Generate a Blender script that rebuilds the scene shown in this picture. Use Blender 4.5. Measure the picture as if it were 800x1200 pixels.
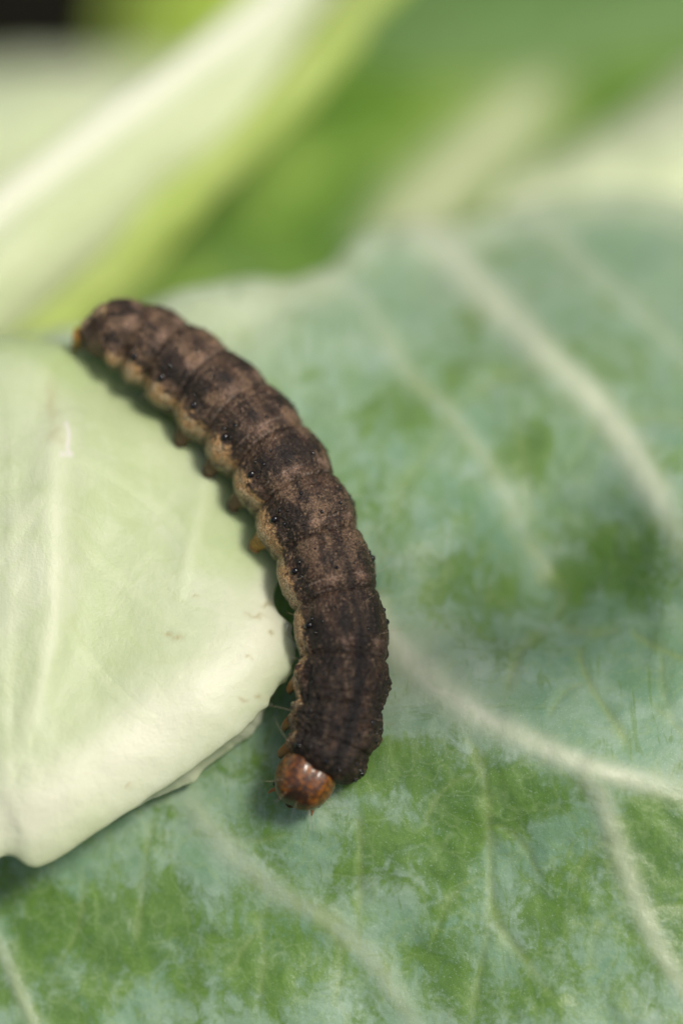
import bpy, math, random
import numpy as np
from mathutils import Vector

for o in list(bpy.data.objects):
    bpy.data.objects.remove(o, do_unlink=True)
random.seed(7)
SC = bpy.context.scene
COL = SC.collection

# ------------------------------------------------------------------ camera, light, exposure
ELEV = math.radians(50)
RIGHT = np.array((1.0, 0, 0))
UP = np.array((0, math.sin(ELEV), math.cos(ELEV)))
TOW = np.array((0, -math.cos(ELEV), math.sin(ELEV)))
DIST, PPC = 25.0, 190.0                       # cm to the animal, photograph pixels per cm there
ORIG = np.array((0, 0, 16.0))                 # cm above the soil

cam = bpy.data.cameras.new('camera')
cam.sensor_fit = 'VERTICAL'
cam.sensor_height = 36
cam.lens = 36 * DIST / (1200 / PPC)
cam.clip_start, cam.clip_end = 0.005, 50
cam.dof.use_dof = True
cam.dof.focus_distance = (DIST + 0.12) * 0.01
cam.dof.aperture_fstop = 7.6
co = bpy.data.objects.new('camera', cam)
COL.objects.link(co)
co.location = Vector((ORIG + TOW * DIST) * 0.01)
co.rotation_euler = Vector(-TOW).to_track_quat('-Z', 'Y').to_euler()
SC.camera = co

LV = np.array((0.40, 0.38, 0.83))
LV /= np.linalg.norm(LV)
SUN = RIGHT * LV[0] + UP * LV[1] + TOW * LV[2]
w = bpy.data.worlds.new('World')
SC.world = w
w.use_nodes = True
wn = w.node_tree
bg = wn.nodes['Background']
sky = wn.nodes.new('ShaderNodeTexSky')
sky.sky_type = 'NISHITA'
sky.sun_disc = False
sky.dust_density = 5.0
sky.ozone_density = 0.4
sky.sun_elevation = math.asin(SUN[2])
sky.sun_rotation = math.atan2(SUN[0], SUN[1])
wn.links.new(sky.outputs[0], bg.inputs[0])
bg.inputs[1].default_value = 0.11
sl = bpy.data.lights.new('sun', 'SUN')
sl.energy = 3.2
sl.angle = math.radians(12.0)
sl.color = (1.0, 0.95, 0.86)
so = bpy.data.objects.new('sun', sl)
COL.objects.link(so)
so.rotation_euler = Vector(SUN).to_track_quat('Z', 'Y').to_euler()
so.location = (0, 0, 1)
SC.view_settings.view_transform = 'Standard'
SC.view_settings.look = 'None'
SC.view_settings.exposure = -0.12
SC.view_settings.gamma = 1.0
SC.view_settings.use_curve_mapping = False
SC.cycles.use_denoising = True

# ------------------------------------------------------------------ maths helpers
def world(px, py, z):
    """pixel of the photograph and depth (cm towards the camera) -> point in cm"""
    px, py, z = np.broadcast_arrays(np.asarray(px, float), np.asarray(py, float), np.asarray(z, float))
    k = (1 - z / DIST) / PPC
    X, Y = (px - 400) * k, (600 - py) * k
    return ORIG + X[..., None] * RIGHT + Y[..., None] * UP + z[..., None] * TOW

def hash3(i, j, k, seed):
    n = (i * 374761393 + j * 668265263 + k * 2147483647 + seed * 1274126177) & 0xFFFFFFFF
    n = ((n ^ (n >> 13)) * 1274126177) & 0xFFFFFFFF
    n = ((n ^ (n >> 16)) * 2246822519) & 0xFFFFFFFF
    return ((n ^ (n >> 15)) & 0xFFFFFF) / float(0xFFFFFF)

def vnoise(p, seed=0):
    p = np.asarray(p, float)
    i = np.floor(p).astype(np.int64)
    f = p - i
    f = f * f * f * (f * (f * 6 - 15) + 10)
    r = 0
    for a in (0, 1):
        for b in (0, 1):
            for c in (0, 1):
                wgt = (f[..., 0] if a else 1 - f[..., 0]) * (f[..., 1] if b else 1 - f[..., 1]) * (f[..., 2] if c else 1 - f[..., 2])
                r = r + wgt * hash3(i[..., 0] + a, i[..., 1] + b, i[..., 2] + c, seed)
    return r * 2 - 1

def fbm(p, oct=4, seed=0, rough=0.5):
    r, a, t = 0, 1.0, 0
    p = np.asarray(p, float)
    for o in range(oct):
        r = r + a * vnoise(p * (2.03 ** o) + 17.3 * o, seed + o)
        t += a
        a *= rough
    return r / t

def sm(a, b, x):
    t = np.clip((x - a) / (b - a), 0, 1)
    return t * t * (3 - 2 * t)

def catmull(pts, n):
    """Catmull-Rom through control points (m, d), sampled at n even steps of the station index"""
    pts = np.asarray(pts, float)
    m = len(pts)
    ext = np.concatenate([[2 * pts[0] - pts[1]], pts, [2 * pts[-1] - pts[-2]]])
    t = np.linspace(0, m - 1, n)
    i = np.clip(np.floor(t).astype(int), 0, m - 2)
    f = (t - i).reshape((-1,) + (1,) * (pts.ndim - 1))
    p0, p1, p2, p3 = ext[i], ext[i + 1], ext[i + 2], ext[i + 3]
    return 0.5 * (2 * p1 + (p2 - p0) * f + (2 * p0 - 5 * p1 + 4 * p2 - p3) * f ** 2 + (3 * p1 - p0 - 3 * p2 + p3) * f ** 3)

def loft(rows, nu, nv):
    """rows of control points (px, py, z), same count each -> grid (nv, nu, 3)"""
    R = np.asarray(rows, float)
    g = catmull(R, nv)
    return np.swapaxes(catmull(np.swapaxes(g, 0, 1), nu), 0, 1)

def tps(points):
    P = np.asarray(points, float)
    xy, z = P[:, :2] / 200, P[:, 2]
    def K(a, b):
        r2 = ((a[:, None, :] - b[None, :, :]) ** 2).sum(-1)
        return 0.5 * r2 * np.log(r2 + 1e-9)
    n = len(P)
    A = np.zeros((n + 3, n + 3))
    A[:n, :n] = K(xy, xy) + np.eye(n) * 0.02
    A[:n, n], A[:n, n + 1:] = 1, xy
    A[n, :n], A[n + 1:, :n] = 1, xy.T
    s = np.linalg.solve(A, np.concatenate([z, np.zeros(3)]))
    def f(px, py):
        q = np.stack([np.ravel(px), np.ravel(py)], -1) / 200
        out = np.concatenate([K(c, xy) @ s[:n] + s[n] + c @ s[n + 1:] for c in np.array_split(q, max(1, len(q) // 20000))])
        return out.reshape(np.shape(px))
    return f

def polydist(px, py, line, n=40):
    """distance in pixels to a smooth line, and the place along it 0..1"""
    L = catmull(line, n)
    d = np.full(np.shape(px), 1e9)
    t = np.zeros(np.shape(px))
    for i in range(n - 1):
        a, b = L[i], L[i + 1]
        ab = b - a
        h = np.clip(((px - a[0]) * ab[0] + (py - a[1]) * ab[1]) / (ab @ ab + 1e-9), 0, 1)
        dd = np.hypot(px - a[0] - h * ab[0], py - a[1] - h * ab[1])
        m = dd < d
        d = np.where(m, dd, d)
        t = np.where(m, (i + h) / (n - 1), t)
    return d, t

def grid_normals(P):
    du, dv = np.gradient(P, axis=1), np.gradient(P, axis=0)
    n = np.cross(du, dv)
    n /= np.linalg.norm(n, axis=-1, keepdims=True) + 1e-12
    return n

# ------------------------------------------------------------------ object helpers
def empty(name, label, cat, base, group=None):
    o = bpy.data.objects.new(name, None)
    COL.objects.link(o)
    o.empty_display_size = 0.005
    o.location = Vector(np.asarray(base) * 0.01)
    o['label'], o['category'] = label, cat
    if group:
        o['group'] = group
    return o

def mesh_obj(name, verts, faces, mat, parent=None, attrs=None, cols=None, base=None, smooth=True, kind=None):
    """verts in cm (world); stored in metres about the parent's base"""
    V = np.asarray(verts, float).reshape(-1, 3)
    b = np.asarray(base if base is not None else (0, 0, 0), float)
    me = bpy.data.meshes.new(name)
    me.from_pydata(((V - b) * 0.01).tolist(), [], faces if isinstance(faces, list) else faces.tolist())
    me.materials.append(mat)
    for k, a in (attrs or {}).items():
        at = me.attributes.new(k, 'FLOAT', 'POINT')
        at.data.foreach_set('value', np.ravel(a).astype(np.float32))
    for k, a in (cols or {}).items():
        at = me.attributes.new(k, 'FLOAT_COLOR', 'POINT')
        c = np.asarray(a, float).reshape(-1, 3)
        at.data.foreach_set('color', np.concatenate([c, np.ones((len(c), 1))], 1).ravel().astype(np.float32))
    if smooth:
        me.polygons.foreach_set('use_smooth', [True] * len(me.polygons))
    me.update()
    o = bpy.data.objects.new(name, me)
    COL.objects.link(o)
    if parent is not None:
        o.parent = parent
    if kind:
        o['kind'] = kind
    return o

def quads(nv, nu, wrap=False):
    i = np.arange(nv * nu).reshape(nv, nu)
    if wrap:
        i = np.concatenate([i, i[:, :1]], 1)
    return np.stack([i[:-1, :-1], i[:-1, 1:], i[1:, 1:], i[1:, :-1]], -1).reshape(-1, 4)

def solid(o, t):
    m = o.modifiers.new('thickness', 'SOLIDIFY')
    m.thickness = t * 0.01
    m.offset = -1
    m.use_rim = True

# ------------------------------------------------------------------ materials
class NT:
    def __init__(s, name):
        s.m = bpy.data.materials.new(name)
        s.m.use_nodes = True
        s.t = s.m.node_tree
        s.t.nodes.clear()
        s.out = s.n('ShaderNodeOutputMaterial')
    def n(s, typ, **kw):
        x = s.t.nodes.new(typ)
        for k, v in kw.items():
            setattr(x, k, v)
        return x
    def l(s, a, b):
        s.t.links.new(a, b)
    def put(s, v, sock):
        if hasattr(v, 'is_linked') or isinstance(v, bpy.types.NodeSocket):
            s.l(v, sock)
        else:
            sock.default_value = v
    def attr(s, name, col=False):
        a = s.n('ShaderNodeAttribute', attribute_name=name)
        return a.outputs['Color' if col else 'Fac']
    def coords(s, scale=(100, 100, 100), rot=(0, 0, 0)):
        c = s.n('ShaderNodeTexCoord')
        mp = s.n('ShaderNodeMapping')
        mp.inputs['Scale'].default_value = scale
        mp.inputs['Rotation'].default_value = rot
        s.l(c.outputs['Object'], mp.inputs['Vector'])
        return mp.outputs[0]
    def noise(s, vec, scale, detail=5, rough=0.55, dist=0.0):
        x = s.n('ShaderNodeTexNoise')
        s.l(vec, x.inputs['Vector'])
        x.inputs['Scale'].default_value = scale
        x.inputs['Detail'].default_value = detail
        x.inputs['Roughness'].default_value = rough
        x.inputs['Distortion'].default_value = dist
        return x.outputs['Fac']
    def math(s, op, a, b=0.0, c=0.0):
        x = s.n('ShaderNodeMath', operation=op)
        for v, i in ((a, 0), (b, 1), (c, 2)):
            s.put(v, x.inputs[i])
        return x.outputs[0]
    def ramp(s, v, a, b, lo=0.0, hi=1.0):
        x = s.n('ShaderNodeMapRange', interpolation_type='SMOOTHSTEP')
        s.put(v, x.inputs['Value'])
        for k, val in (('From Min', a), ('From Max', b), ('To Min', lo), ('To Max', hi)):
            x.inputs[k].default_value = val
        return x.outputs[0]
    def mix(s, f, a, b, mode='MIX'):
        x = s.n('ShaderNodeMix', data_type='RGBA', blend_type=mode)
        s.put(f, x.inputs[0])
        for v, i in ((a, 6), (b, 7)):
            s.put((*v, 1) if isinstance(v, tuple) and len(v) == 3 else v, x.inputs[i])
        return x.outputs[2]
    def bump(s, h, dist, strength=1.0, normal=None):
        x = s.n('ShaderNodeBump')
        s.l(h, x.inputs['Height'])
        x.inputs['Distance'].default_value = dist
        x.inputs['Strength'].default_value = strength
        if normal is not None:
            s.l(normal, x.inputs['Normal'])
        return x.outputs[0]
    def leaf(s, col, rough, normal, trans_col, trans, spec=0.5, sss=0.0):
        p = s.n('ShaderNodeBsdfPrincipled')
        if sss:
            p.inputs['Subsurface Weight'].default_value = sss
            p.inputs['Subsurface Radius'].default_value = (0.7, 1.0, 0.12)
            p.inputs['Subsurface Scale'].default_value = 0.0022
        s.put((*col, 1) if isinstance(col, tuple) else col, p.inputs['Base Color'])
        s.put(rough, p.inputs['Roughness'])
        p.inputs['Specular IOR Level'].default_value = spec
        t = s.n('ShaderNodeBsdfTranslucent')
        s.put((*trans_col, 1) if isinstance(trans_col, tuple) else trans_col, t.inputs['Color'])
        mx = s.n('ShaderNodeMixShader')
        s.put(trans, mx.inputs[0])
        if normal is not None:
            s.l(normal, p.inputs['Normal'])
            s.l(normal, t.inputs['Normal'])
        s.l(p.outputs[0], mx.inputs[1])
        s.l(t.outputs[0], mx.inputs[2])
        s.l(mx.outputs[0], s.out.inputs[0])
        return s.m
    def solid(s, col, rough, normal=None, spec=0.5, sss=0.0, coat=0.0):
        p = s.n('ShaderNodeBsdfPrincipled')
        s.put((*col, 1) if isinstance(col, tuple) else col, p.inputs['Base Color'])
        s.put(rough, p.inputs['Roughness'])
        p.inputs['Specular IOR Level'].default_value = spec
        p.inputs['Coat Weight'].default_value = coat
        p.inputs['Coat Roughness'].default_value = 0.08
        if sss:
            p.inputs['Subsurface Weight'].default_value = sss
            p.inputs['Subsurface Radius'].default_value = (1.0, 0.5, 0.25)
            p.inputs['Subsurface Scale'].default_value = 0.0006
        if normal is not None:
            s.l(normal, p.inputs['Normal'])
        s.l(p.outputs[0], s.out.inputs[0])
        return s.m

def mat_waxy():
    """blue-green wax bloom, rubbed through to bright green in patches, pale veins"""
    s = NT('waxy_cabbage_leaf')
    P = s.coords()
    vein, rub, pale, thin = s.attr('vein'), s.attr('rub'), s.attr('pale'), s.attr('thin')
    n1 = s.noise(P, 2.2, 7, 0.62, 0.4)
    n2 = s.noise(s.coords((100, 55, 100), (0.3, 0.1, 0.5)), 7.0, 5, 0.65, 0.8)
    n3 = s.noise(P, 28.0, 4, 0.6)
    # rubbing: painted wear plus noise
    a = s.math('MULTIPLY_ADD', n1, 1.0, s.math('MULTIPLY', n2, 0.9))
    a = s.math('ADD', a, s.math('MULTIPLY', n3, 0.30))
    a = s.math('ADD', a, s.math('MULTIPLY', rub, 0.50))
    worn = s.ramp(a, 1.05, 1.40)
    green = s.mix(s.ramp(n2, 0.35, 0.7), (0.062, 0.155, 0.008), (0.112, 0.228, 0.018))
    wax = s.mix(s.ramp(n1, 0.3, 0.72), (0.160, 0.295, 0.170), (0.325, 0.445, 0.325))
    film = s.noise(s.coords((100, 70, 100), (0.2, 0.4, 0.9)), 4.2, 6, 0.68, 1.0)
    wax = s.mix(s.math('MULTIPLY', s.ramp(film, 0.42, 0.66), s.math('MULTIPLY_ADD', s.attr('faded'), 0.4, 0.22)), wax, (0.15, 0.27, 0.075))
    c = s.mix(s.math('MULTIPLY', worn, 0.88), wax, green)
    c = s.mix(s.math('MULTIPLY', pale, 0.72), c, (0.62, 0.69, 0.46))
    # scratches where the bloom is gone
    sc = s.noise(s.coords((260, 40, 140), (0, 0, 0.35)), 5.0, 3, 0.6, 1.5)
    c = s.mix(s.math('MULTIPLY', s.ramp(sc, 0.585, 0.68), 0.60), c, (0.13, 0.235, 0.06))
    sc2 = s.noise(s.coords((45, 230, 140), (0, 0, -0.5)), 5.0, 3, 0.6, 1.2)
    c = s.mix(s.math('MULTIPLY', s.ramp(sc2, 0.61, 0.71), 0.45), c, (0.14, 0.25, 0.07))
    # fine net of veinlets, slightly yellow
    v = s.n('ShaderNodeTexVoronoi', feature='DISTANCE_TO_EDGE')
    dn = s.n('ShaderNodeVectorMath', operation='ADD')
    nz = s.n('ShaderNodeTexNoise')
    s.l(P, nz.inputs['Vector'])
    nz.inputs['Scale'].default_value = 3.0
    s.l(P, dn.inputs[0])
    s.l(nz.outputs['Color'], dn.inputs[1])
    s.l(dn.outputs[0], v.inputs['Vector'])
    v.inputs['Scale'].default_value = 2.1
    net = s.ramp(v.outputs['Distance'], 0.0, 0.05, 1.0, 0.0)
    c = s.mix(s.math('MULTIPLY', net, 0.26), c, (0.27, 0.38, 0.16))
    c = s.mix(s.math('MULTIPLY', thin, 0.75), c, (0.25, 0.34, 0.12))
    veinc = s.mix(s.ramp(n2, 0.3, 0.7), (0.48, 0.55, 0.37), (0.58, 0.63, 0.46))
    c = s.mix(vein, c, veinc)
    # wax grains
    g = s.noise(P, 95.0, 2, 0.5)
    c = s.mix(s.math('MULTIPLY', s.ramp(g, 0.60, 0.74), 0.30), c, (0.55, 0.65, 0.55))
    rough = s.math('MULTIPLY_ADD', worn, -0.12, 0.52)
    b = s.bump(s.noise(P, 45.0, 4, 0.6), 0.00008, 0.35)
    b = s.bump(s.noise(P, 9.0, 4, 0.55), 0.00016, 0.4, b)
    tc = s.mix(0.5, c, (0.25, 0.42, 0.06))
    return s.leaf(c, rough, b, tc, 0.16, 0.5)

def mat_pale():
    """cream-green inner leaf"""
    s = NT('pale_cabbage_leaf')
    P = s.coords()
    vein, rim, spot, whit = s.attr('vein'), s.attr('rim'), s.attr('spot'), s.attr('white')
    n1 = s.noise(P, 1.1, 6, 0.6, 0.3)
    n2 = s.noise(s.coords((130, 45, 100), (0, 0, 0.25)), 3.0, 5, 0.6, 0.6)
    c = s.mix(s.ramp(n1, 0.33, 0.68), (0.58, 0.67, 0.40), (0.72, 0.77, 0.57))
    c = s.mix(s.math('MULTIPLY', s.ramp(n2, 0.45, 0.75), 0.35), c, (0.80, 0.83, 0.63))
    v = s.n('ShaderNodeTexVoronoi', feature='DISTANCE_TO_EDGE')
    dn = s.n('ShaderNodeVectorMath', operation='ADD')
    nz = s.n('ShaderNodeTexNoise')
    s.l(P, nz.inputs['Vector'])
    nz.inputs['Scale'].default_value = 2.0
    s.l(P, dn.inputs[0])
    s.l(nz.outputs['Color'], dn.inputs[1])
    s.l(dn.outputs[0], v.inputs['Vector'])
    v.inputs['Scale'].default_value = 2.4
    net = s.ramp(v.outputs['Distance'], 0.0, 0.07, 1.0, 0.0)
    c = s.mix(s.math('MULTIPLY', net, 0.13), c, (0.46, 0.58, 0.22))
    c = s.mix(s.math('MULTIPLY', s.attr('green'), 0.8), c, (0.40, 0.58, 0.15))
    c = s.mix(s.math('MULTIPLY', vein, 0.65), c, (0.78, 0.81, 0.61))
    c = s.mix(s.math('MULTIPLY', rim, 0.85), c, (0.88, 0.88, 0.72))
    c = s.mix(s.math('MULTIPLY', spot, 0.75), c, (0.42, 0.32, 0.12))
    c = s.mix(whit, c, (0.85, 0.82, 0.78))
    b = s.bump(s.noise(P, 55.0, 3, 0.6), 0.00010, 0.35)
    b = s.bump(s.noise(P, 6.0, 4, 0.5), 0.00012, 0.4, b)
    tc = s.mix(0.55, c, (0.55, 0.70, 0.16))
    return s.leaf(c, 0.42, b, tc, 0.34, 0.4)

def mat_back(name, ca, cb, tcol, trans, vcol=(0.72, 0.75, 0.50)):
    s = NT(name)
    P = s.coords()
    n1 = s.noise(P, 0.8, 5, 0.6, 0.4)
    c = s.mix(s.ramp(n1, 0.3, 0.7), ca, cb)
    c = s.mix(s.attr('vein'), c, vcol)
    b = s.bump(s.noise(P, 5.0, 4, 0.5), 0.0005, 0.5)
    return s.leaf(c, 0.5, b, tcol, trans, 0.4)

M_WAX, M_PALE = mat_waxy(), mat_pale()
M_FOLD = mat_back('folded_leaf_blade', (0.45, 0.58, 0.14), (0.55, 0.66, 0.22), (0.60, 0.74, 0.12), 0.35)
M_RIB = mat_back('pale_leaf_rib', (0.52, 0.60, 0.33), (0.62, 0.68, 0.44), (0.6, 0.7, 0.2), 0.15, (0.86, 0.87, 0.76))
M_MID = mat_back('green_leaf_blade', (0.060, 0.165, 0.006), (0.24, 0.38, 0.06), (0.30, 0.48, 0.04), 0.25)
M_DULL = mat_back('dull_green_leaf_blade', (0.11, 0.22, 0.05), (0.18, 0.30, 0.10), (0.25, 0.38, 0.05), 0.2)
M_CREAM = mat_back('cream_leaf_blade', (0.60, 0.69, 0.41), (0.72, 0.78, 0.55), (0.6, 0.7, 0.25), 0.2)
M_LIME = mat_back('lime_leaf_blade', (0.44, 0.62, 0.08), (0.54, 0.68, 0.14), (0.45, 0.62, 0.05), 0.35)

def mat_soil():
    s = NT('dark_soil')
    P = s.coords()
    n = s.noise(P, 1.5, 8, 0.7)
    c = s.mix(n, (0.006, 0.006, 0.003), (0.026, 0.024, 0.012))
    return s.solid(c, 0.95, s.bump(n, 0.01), 0.1)

# ------------------------------------------------------------------ soil
n = 160
gx, gy = np.meshgrid(np.linspace(-1, 1, n), np.linspace(-1, 1, n))
gx, gy = np.sign(gx) * np.abs(gx) ** 2.2 * 900, np.sign(gy) * np.abs(gy) ** 2.2 * 900
h = fbm(np.stack([gx * 0.25, gy * 0.25, gx * 0], -1), 5, 3) * 1.0 - 0.6
soil = mesh_obj('soil', np.stack([gx, gy, h], -1), quads(n, n), mat_soil(), kind='structure')

# ------------------------------------------------------------------ leaves
GROUP = 'leaves of the cabbage'

def build_leaf(label, grid, mat, veins, thick, attrs=None, ridge=0.0, sign=1.0, group=GROUP, extra=None, vname='vein', parts=True):
    """grid (nv, nu, 3) of (px, py, z); veins: (line, width px, height cm, strength, name)"""
    px, py = grid[..., 0], grid[..., 1]
    P = world(px, py, grid[..., 2])
    N = grid_normals(P)
    if (N * TOW).sum(-1).mean() < 0:
        N = -N
        flip = True
    else:
        flip = False
    vein = np.zeros(px.shape)
    disp = np.zeros(px.shape)
    near = np.full(px.shape, 1e9)
    info = []
    for line, wd, ht, st, nm in veins:
        d, t = polydist(px, py, line)
        taper = 1 - 0.35 * t
        wob = 1 + 0.22 * fbm(np.stack([px / 60, py / 60, px * 0], -1), 3, 21)
        q = d / (wd * taper * wob)
        endf = sm(0, 0.05 if st > .9 else 0.10, t) * (1 - sm(0.72, 1.0, t))
        vein = np.maximum(vein, st * np.exp(-(q ** 2) * 1.1) * endf)
        disp += ht * np.exp(-(d / (wd * 1.5)) ** 2) * endf
        near = np.minimum(near, d)
        info.append((q, nm, st, endf))
    pucker = 1 - np.exp(-(near / 45.0) ** 2)
    disp += ridge * pucker * (0.5 + 0.5 * fbm(np.stack([px / 90, py / 90, px * 0 + 3.1], -1), 3, 5) * 2)
    if extra is not None:
        disp += extra(px, py)
    P = P + N * disp[..., None]
    N = grid_normals(P) * (-1 if flip else 1)
    base = P.reshape(-1, 3).mean(0)
    base[2] = P[..., 2].min()
    root = empty('cabbage_leaf', label, 'cabbage leaf', base, group)
    at = {k: f(px, py) for k, f in (attrs or {}).items()}
    at['vein'] = vein
    F = quads(*px.shape)
    if flip:
        F = F[:, ::-1]
    b = mesh_obj('blade', P, F, mat, root, at, base=base)
    solid(b, thick)
    if parts:
        for q, nm, st, endf in info:
            keep = ((q < 1.25) & (endf > 0.15)).ravel()
            fk = keep[F].all(1)
            if fk.sum() < 20:
                continue
            Fv = F[fk]
            idx = np.unique(Fv)
            remap = np.zeros(px.size, int)
            remap[idx] = np.arange(len(idx))
            off = (0.003 * (1 - (q / 1.1) ** 2)).ravel()[idx]
            Pv = P.reshape(-1, 3)[idx] + N.reshape(-1, 3)[idx] * off[:, None]
            mesh_obj(nm, Pv, remap[Fv], mat, root, {k: np.ravel(a)[idx] for k, a in at.items()}, base=base)
    return root

# --- the large waxy leaf the animal's head stands on
zmain = tps([(700, 900, -.02), (800, 1000, .0), (560, 840, -.20), (620, 870, -.10), (600, 1000, -.18), (400, 1100, -.28), (100, 1150, -.45),
             (600, 1200, -.02), (900, 1300, .0), (-150, 1300, -.6), (0, 1200, -.45), (250, 1250, -.30), (760, 1150, .05),
             (0, 1000, -.65), (180, 925, -.55), (290, 840, -.62), (340, 765, -.66), (330, 910, -.31), (392, 850, -.36), (360, 930, -.24), (400, 780, -.46),
             (640, 690, -1.12), (520, 620, -.80), (560, 700, -.85), (720, 640, -1.05), (760, 700, -.72), (700, 770, -.50), (560, 780, -.42), (455, 745, -.47),
             (430, 600, -.85), (370, 635, -.85), (640, 420, -1.75), (700, 480, -1.45), (760, 560, -1.05), (820, 660, -.65), (540, 500, -1.40), (440, 450, -1.55), (350, 450, -1.40),
             (280, 400, -1.55), (230, 350, -1.8), (500, 290, -2.9), (600, 260, -3.3), (720, 240, -3.6), (800, 250, -3.6), (950, 300, -3.3),
             (850, 450, -1.9), (400, 330, -2.35), (330, 335, -2.15), (100, 600, -1.5), (0, 500, -2.0), (150, 480, -1.7), (-150, 600, -2.2), (-150, 900, -1.2), (980, 700, -.7), (980, 1000, -.1)])
back = [(-170, 430), (100, 385), (230, 342), (290, 330), (340, 328), (385, 316), (412, 288), (450, 266), (500, 272), (545, 266), (600, 244), (660, 230), (720, 226), (800, 238), (990, 290)]
bx = catmull(back, 400)
nu, nv = 400, 420
PX = np.linspace(-170, 980, nu)
PB = np.interp(PX, bx[:, 0], bx[:, 1])
vv = np.linspace(0, 1, nv)[:, None]
py = 1340 + (PB[None, :] - 1340) * vv
px = np.broadcast_to(PX, py.shape).copy()
dist_b = py - PB[None, :]
z = zmain(px, py) - 0.10 * np.clip(1 - dist_b / 24, 0, 1) ** 2
curl = 26
cc = np.linspace(0, 1, curl + 1)[1:, None]
py = np.concatenate([py, PB[None, :] - 3 * np.sin(cc * 3.1) + 34 * cc ** 2])
px = np.concatenate([px, np.broadcast_to(PX, (curl, nu))])
z = np.concatenate([z, z[-1:] - 0.05 - 1.5 * cc])
G_MAIN = np.stack([px, py, z], -1)

MAIN_VEINS = [
    ([(470, 262), (510, 290), (560, 342), (640, 422), (700, 480), (752, 552), (790, 620), (830, 720)], 22, .06, .96, 'vein'),
    ([(425, 690), (455, 748), (510, 802), (560, 840), (620, 870), (690, 900), (740, 914), (800, 932), (880, 960)], 19, .045, .91, 'vein'),
    ([(672, 893), (700, 925), (722, 985), (745, 1050), (772, 1110), (800, 1160), (850, 1260)], 16, .022, .62, 'vein'),
    ([(345, 330), (395, 335), (430, 365), (470, 430), (530, 490), (585, 565), (620, 640), (660, 715)], 15, .018, .33, 'vein'),
    ([(600, 236), (640, 270), (690, 320), (750, 372), (800, 420), (870, 500)], 14, .022, .38, 'vein'),
    ([(200, 905), (255, 980), (320, 1040), (390, 1082), (440, 1130), (490, 1205), (540, 1300)], 18, .016, .38, 'vein'),
    ([(-40, 1040), (0, 1110), (40, 1200), (80, 1300)], 10, .02, .45, 'vein'),
]
THIN = [
    ([(640, 735), (660, 700), (640, 660), (600, 620)], 6, .55), ([(735, 738), (690, 742), (650, 735)], 6, .6), ([(690, 800), (660, 815), (640, 850)], 4, .5),
    ([(790, 850), (775, 800), (780, 740)], 4, .45), ([(572, 960), (610, 985), (640, 1040)], 4, .4), ([(574, 1020), (530, 1050), (505, 1110)], 4, .4),
    ([(565, 900), (520, 925), (490, 980)], 4, .45), ([(722, 985), (690, 1000), (665, 1050)], 5, .4), ([(640, 422), (610, 440), (570, 450), (530, 490)], 7, .45),
    ([(700, 480), (690, 520), (660, 560)], 7, .4), ([(320, 1040), (300, 1090), (260, 1150)], 5, .4), ([(255, 980), (300, 985), (350, 975)], 4, .35),
    ([(100, 1010), (95, 1080), (60, 1150)], 4, .4), ([(390, 1082), (400, 1130), (390, 1190)], 4, .35), ([(755, 1070), (790, 1060), (830, 1070)], 5, .4),
    ([(532, 835), (565, 900), (572, 960), (574, 1020), (582, 1080), (620, 1130), (670, 1200)], 7, .7),
    ([(420, 945), (422, 1010), (420, 1085)], 5, .6),
    ([(672, 750), (690, 800), (715, 840), (745, 892)], 6, .85),
    ([(640, 735), (605, 775), (590, 825)], 8, .7),
    ([(735, 738), (770, 760), (820, 782)], 5, .8),
    ([(575, 1080), (562, 1140), (550, 1210)], 5, .45),
    ([(730, 495), (770, 492), (830, 505)], 8, .5),
    ([(180, 950), (168, 1040), (160, 1120)], 5, .5),
    ([(530, 495), (480, 560), (455, 620)], 8, .45),
    ([(300, 1060), (310, 1120), (300, 1200)], 5, .4),
    ([(760, 820), (790, 850), (830, 900)], 5, .5),
    ([(600, 480), (615, 545), (620, 600)], 7, .4),
    ([(745, 1050), (700, 1090), (690, 1150)], 5, .4),
]
def thin_attr(px, py):
    r = np.zeros(px.shape)
    for line, wd, st in THIN:
        d, t = polydist(px, py, line, 16)
        wob = 1 + .5 * fbm(np.stack([px / 22, py / 22, px * 0], -1), 2, 9)
        r = np.maximum(r, st * np.exp(-(d / (wd * wob)) ** 2) * sm(0, .15, t) * (1 - sm(.8, 1, t)))
    return r
RUB = [(450, 895, 60, 32, .9), (525, 1000, 42, 60, .9), (600, 930, 70, 36, .95), (770, 985, 60, 55, .95), (790, 1090, 40, 50, .6), (330, 1110, 70, 70, .75),
       (70, 1090, 90, 70, .8), (440, 985, 40, 30, .5), (620, 530, 36, 40, .6), (650, 690, 90, 60, .25), (470, 480, 50, 50, .5), (520, 1120, 55, 60, .6), (660, 1060, 45, 70, .55),
       (540, 690, 60, 60, .45), (430, 640, 30, 60, .25), (560, 760, 40, 30, .35), (190, 1100, 60, 60, .6), (640, 1170, 60, 40, .55), (540, 440, 40, 50, .25), (690, 420, 60, 40, .3),
       (310, 980, 40, 40, .35), (90, 1190, 60, 30, .5), (740, 680, 50, 50, .5)]
WAXY = [(500, 790, 70, 50, .7), (720, 850, 90, 30, .5), (470, 870, 25, 20, .4), (480, 1040, 30, 40, .3), (440, 660, 30, 40, .5), (790, 790, 60, 60, .5), (270, 1010, 40, 30, .3), (600, 820, 60, 26, .6), (420, 400, 70, 40, .4), (720, 560, 40, 60, .3)]
def blobs(px, py, L):
    wx = 14 * fbm(np.stack([px / 35, py / 35, px * 0 + 5], -1), 3, 31)
    wy = 14 * fbm(np.stack([px / 35, py / 35, px * 0 + 9], -1), 3, 41)
    r = np.zeros(px.shape)
    for x, y, a, b, s_ in L:
        r += s_ * np.exp(-(((px + wx - x) / a) ** 2 + ((py + wy - y) / b) ** 2))
    return r
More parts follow.
